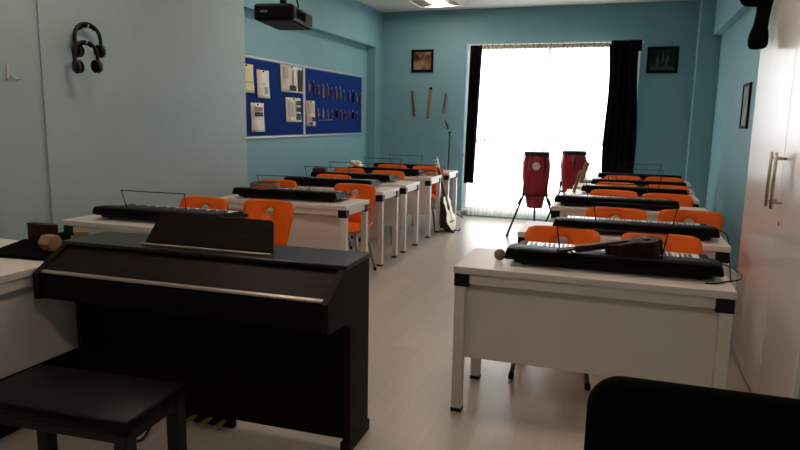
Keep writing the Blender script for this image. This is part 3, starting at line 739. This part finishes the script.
for i, cn in enumerate(lo):
    y = 7.62+i*.142
    ornament(y, 1.56+.015*math.sin(i*1.9), .10+.04*abs(math.sin(i*2.3)), .065, cn, '%s hanging ornament, %s from the cream and pink paper in the lower row' % (cn, ordw[i]), 'ornaments in the lower row', (1,0,2)[i % 3])
b = BM(); tube(b, [(.012,-.22,0),(.012,.22,.012)], .006, 8)
tag(obj('wooden_stick', b, M_lblue, loc=(XP, 7.83, 1.42)), 'thin pale stick pinned under the lower ornament row', 'stick')

# ------------------------------------------------------------------ left wall: headphones on a hook, bare hook
t = thing('wall_hook', 'small wall hook behind the hanging headphones', 'hook', (XL, 3.64, 2.035))
b = BM(); box(b, .001, .006, -.015, .015, -.03, .03); obj('plate', b, M_alu, t, bevel=.002)
b = BM(); tube(b, smoothpath([(.005,0,0),(.05,0,.0),(.08,0,.01),(.085,0,.025)], 4), .005, 8); obj('peg', b, M_alu, t, smooth=True)
b = BM(); tube(b, smoothpath([(.005,-.02,-.02),(.05,-.06,-.10),(.14,-.085,-.110),(.152,-.085,-.09)], 4), .005, 8); obj('peg', b, M_alu, t, smooth=True)
def headphones(loc, rz, label, w=.098, hgt=.13, tilt=-4):
    t = thing('headphones', label, 'headphones', loc, rz, 'headphones on the wall hook'); t.rotation_euler = (0, R(tilt), rz)
    pts = [(w*math.cos(a), 0, w*1.05*math.sin(a)) for a in [PI*k/16 for k in range(17)]]
    pts = [(w*1.0, 0, -hgt*.45)]+pts+[(-w*1.0, 0, -hgt*.45)]
    b = BM(); tube(b, pts, .013, 8); obj('headband', b, M_black, t, smooth=True)
    b = BM(); tube(b, [(p[0]*.86, 0, p[2]*.86) for p in pts[5:14]], .010, 8); obj('band_padding', b, M_blackm, t, smooth=True)
    for s in (-1, 1):
        b = BM(); lathe(b, [(.024,-.026),(.041,-.019),(.046,0),(.041,.014)], 20)
        c = obj('ear_cup', b, M_black, t, smooth=True, loc=(s*w*.93, 0, -hgt*.62), rot=(0, R(90*s), 0))
        b = BM(); lathe(b, [(.046,-.003),(.048,.0),(.046,.003)], 20); obj('red_ring', b, M_redpl, c, smooth=True)
        b = BM(); lathe(b, [(.040,.014),(.045,.022),(.038,.032),(.015,.030)], 20)
        bmesh.ops.scale(b, vec=(1,1,-1), verts=b.verts); bmesh.ops.translate(b, vec=(0,0,0), verts=b.verts)
        obj('cushion', b, M_blackm, c, smooth=True)
        b = BM(); box(b, s*w-.009, s*w+.009, -.012, .012, -hgt*.50, -hgt*.18); obj('yoke', b, M_redpl, t, bevel=.004)
    return t
headphones((XL+.060, 3.650, 1.965), R(78), 'upper pair of black headphones with red accents on the left wall hook')
headphones((XL+.130, 3.555, 1.850), R(72), 'lower pair of black headphones hanging in front on the left wall hook', w=.080, tilt=-5)
t = thing('wall_hook', 'small bare metal hook on the left wall above the teacher desk', 'hook', (XL-.014, 3.067, 1.674))
b = BM(); box(b, .001, .006, -.012, .012, -.03, .075); obj('plate', b, M_alu, t, bevel=.002)
for s in (-1, 1):
    b = BM(); tube(b, smoothpath([(.005,0,.01),(.02,s*.02,.0),(.035,s*.035,-.022),(.04,s*.042,-.012)], 4), .006, 8); obj('peg', b, M_alu, t, smooth=True)

# ------------------------------------------------------------------ projector
t = thing('projector', 'black projector hanging from the ceiling on a pole', 'projector', (-2.17, 3.89, 2.05), R(11.5))
b = BM(); prism(b, [(-.125,-.215),(-.10,-.235),(.11,-.235),(.135,-.215),(.135,.235),(.11,.255),(-.10,.255),(-.125,.235)], 'z', 0, .10); obj('casing', b, M_kbtop, t, bevel=.016)
b = BM(); box(b, -.10, .10, -.19, .19, -.004, .0); obj('underside', b, M_grille, t, bevel=.002)
b = BM(); bmesh.ops.create_cone(b, cap_ends=True, segments=20, radius1=.04, radius2=.036, depth=.03, matrix=Matrix.Translation((-.135, .06, .05)) @ Matrix.Rotation(R(-90), 4, 'Y')); obj('lens', b, M_grille, t)
b = BM(); box(b, -.075, -.03, -.2375, -.235, .045, .058); obj('name_plate', b, M_grey, t)
b = BM()
for k in range(7): box(b, .1355, .1375, -.15+k*.03, -.135+k*.03, .025, .075)
obj('vent', b, M_blackm, t)
b = BM(); tube(b, [(0,0,.10),(0,0,ZC-2.05)], .022, 12); obj('ceiling_pole', b, M_grille, t, smooth=True)
b = BM(); lathe(b, [(.075,.10),(.06,.125),(.025,.13)], 20); obj('mount_plate', b, M_black, t)
b = BM(); tube(b, smoothpath([(.07,.10,.095),(.075,.07,.16),(.04,.02,.30),(.03,.0,ZC-2.06)], 5), .006, 6); obj('lead', b, M_black, t, smooth=True)

# ------------------------------------------------------------------ white cupboards along the right wall
def cupboard(label, x0, y0, y1, doors, H=2.50):
    t = thing('cupboard', label, 'cupboard', (x0, y0, 0), 0, 'white cupboards'); W = y1-y0
    b = BM(); box(b, .022, XR-x0-.002, 0, W, 0, H); obj('carcass', b, M_cab, t)
    for a, c, side in doors:
        b = BM(); box(b, 0, .020, a+.0015, c-.0015, .06, H-.003); d = obj('door', b, M_cab, t, bevel=.002)
        if side:
            yb = (a+.055) if side < 0 else (c-.055)
            b = BM(); tube(b, [(-.045, yb, 1.055),(-.045, yb, 1.325)], .008, 10)
            for z in (1.085, 1.295): tube(b, [(-.045, yb, z),(-.0, yb, z)], .006, 8)
            obj('handle', b, M_silver, d, smooth=True)
            if side > 0:
                b = BM(); tube(b, [(-.004, yb+.01, .985),(0, yb+.01, .985)], .012, 12); obj('lock', b, M_steel, d)
    return t
XC = .74
cupboard('tall white glossy cupboard with two bar handles', XC, 2.90, 4.14, ((0, .63, 1), (.63, 1.24, -1)))
cupboard('narrow white cupboard end unit next to the side wall picture', XC+.012, 4.145, 4.50, ((0, .355, 0),), H=2.5)
# black thing hanging from the top of the cupboard
t = thing('hanging_bag', 'black soft bag hanging at the upper corner of the white cupboard', 'bag', (.675, 4.07, 1.865))
bm = BM(); tube(bm, smoothpath([(-.010,0,0),(-.012,0,.05),(-.008,.0,.11),(.0,0,.19),(.004,.0,.28),(.004,0,.40)], 5), [.030,.042,.048,.050,.051,.051,.050,.049,.047,.044,.040,.038,.037,.036,.036,.036,.037,.038,.040,.043,.046,.048,.048,.048,.046,.044], 14)
obj('body', bm, M_blackm, t, smooth=True)
bm = BM(); tube(bm, smoothpath([(.0,.02,.25),(-.05,.03,.255),(-.085,.03,.26),(-.092,.03,.29),(-.06,.03,.35),(0,.02,.38)], 4), .026, 10); obj('loop', bm, M_blackm, t, smooth=True)
bm = BM(); tube(bm, [(.004,0,.40),(.01,0,.61),(.04,0,.652),(.09,0,.652)], .012, 8); obj('strap', bm, M_blackm, t, smooth=True)

# ------------------------------------------------------------------ daylight, camera, render look
wd = bpy.data.worlds.new('sky'); sc.world = wd; wd.use_nodes = True
bg = wd.node_tree.nodes['Background']; bg.inputs[0].default_value = (.93, .98, 1.0, 1); bg.inputs[1].default_value = 5.6
pl = bpy.data.lights.new('window_portal', 'AREA'); pl.shape = 'RECTANGLE'; pl.size = WX1-WX0; pl.size_y = WZ1-WZ0
pl.cycles.is_portal = True
po = bpy.data.objects.new('window_portal', pl); COL.objects.link(po)
po.location = ((WX0+WX1)/2, YB+.19, (WZ0+WZ1)/2); po.rotation_euler = (R(-90), 0, 0)

cd = bpy.data.cameras.new('camera'); co = bpy.data.objects.new('camera', cd); COL.objects.link(co); sc.camera = co
cd.sensor_width = 36; cd.lens = 640/800*36; cd.clip_start = .05; cd.clip_end = 200
pitch, roll, yaw = (0.16281552090869383, 0.01777681277207557, 0.3300136169129002)
F = Vector((-math.sin(yaw)*math.cos(pitch), math.cos(yaw)*math.cos(pitch), -math.sin(pitch)))
r = Vector((math.cos(yaw), math.sin(yaw), 0)); u = r.cross(F)
r2 = math.cos(roll)*r+math.sin(roll)*u; u2 = -math.sin(roll)*r+math.cos(roll)*u
m = Matrix((r2, u2, -F)).transposed().to_4x4(); m.translation = (0, 0, 1.4465); co.matrix_world = m

sc.view_settings.view_transform = 'Standard'; sc.view_settings.look = 'None'; sc.view_settings.gamma = 1
sc.view_settings.use_curve_mapping = False; sc.view_settings.exposure = 0.08
sc.cycles.max_bounces = 8; sc.cycles.diffuse_bounces = 5; sc.cycles.glossy_bounces = 3; sc.cycles.transparent_max_bounces = 12
sc.cycles.use_denoising = True
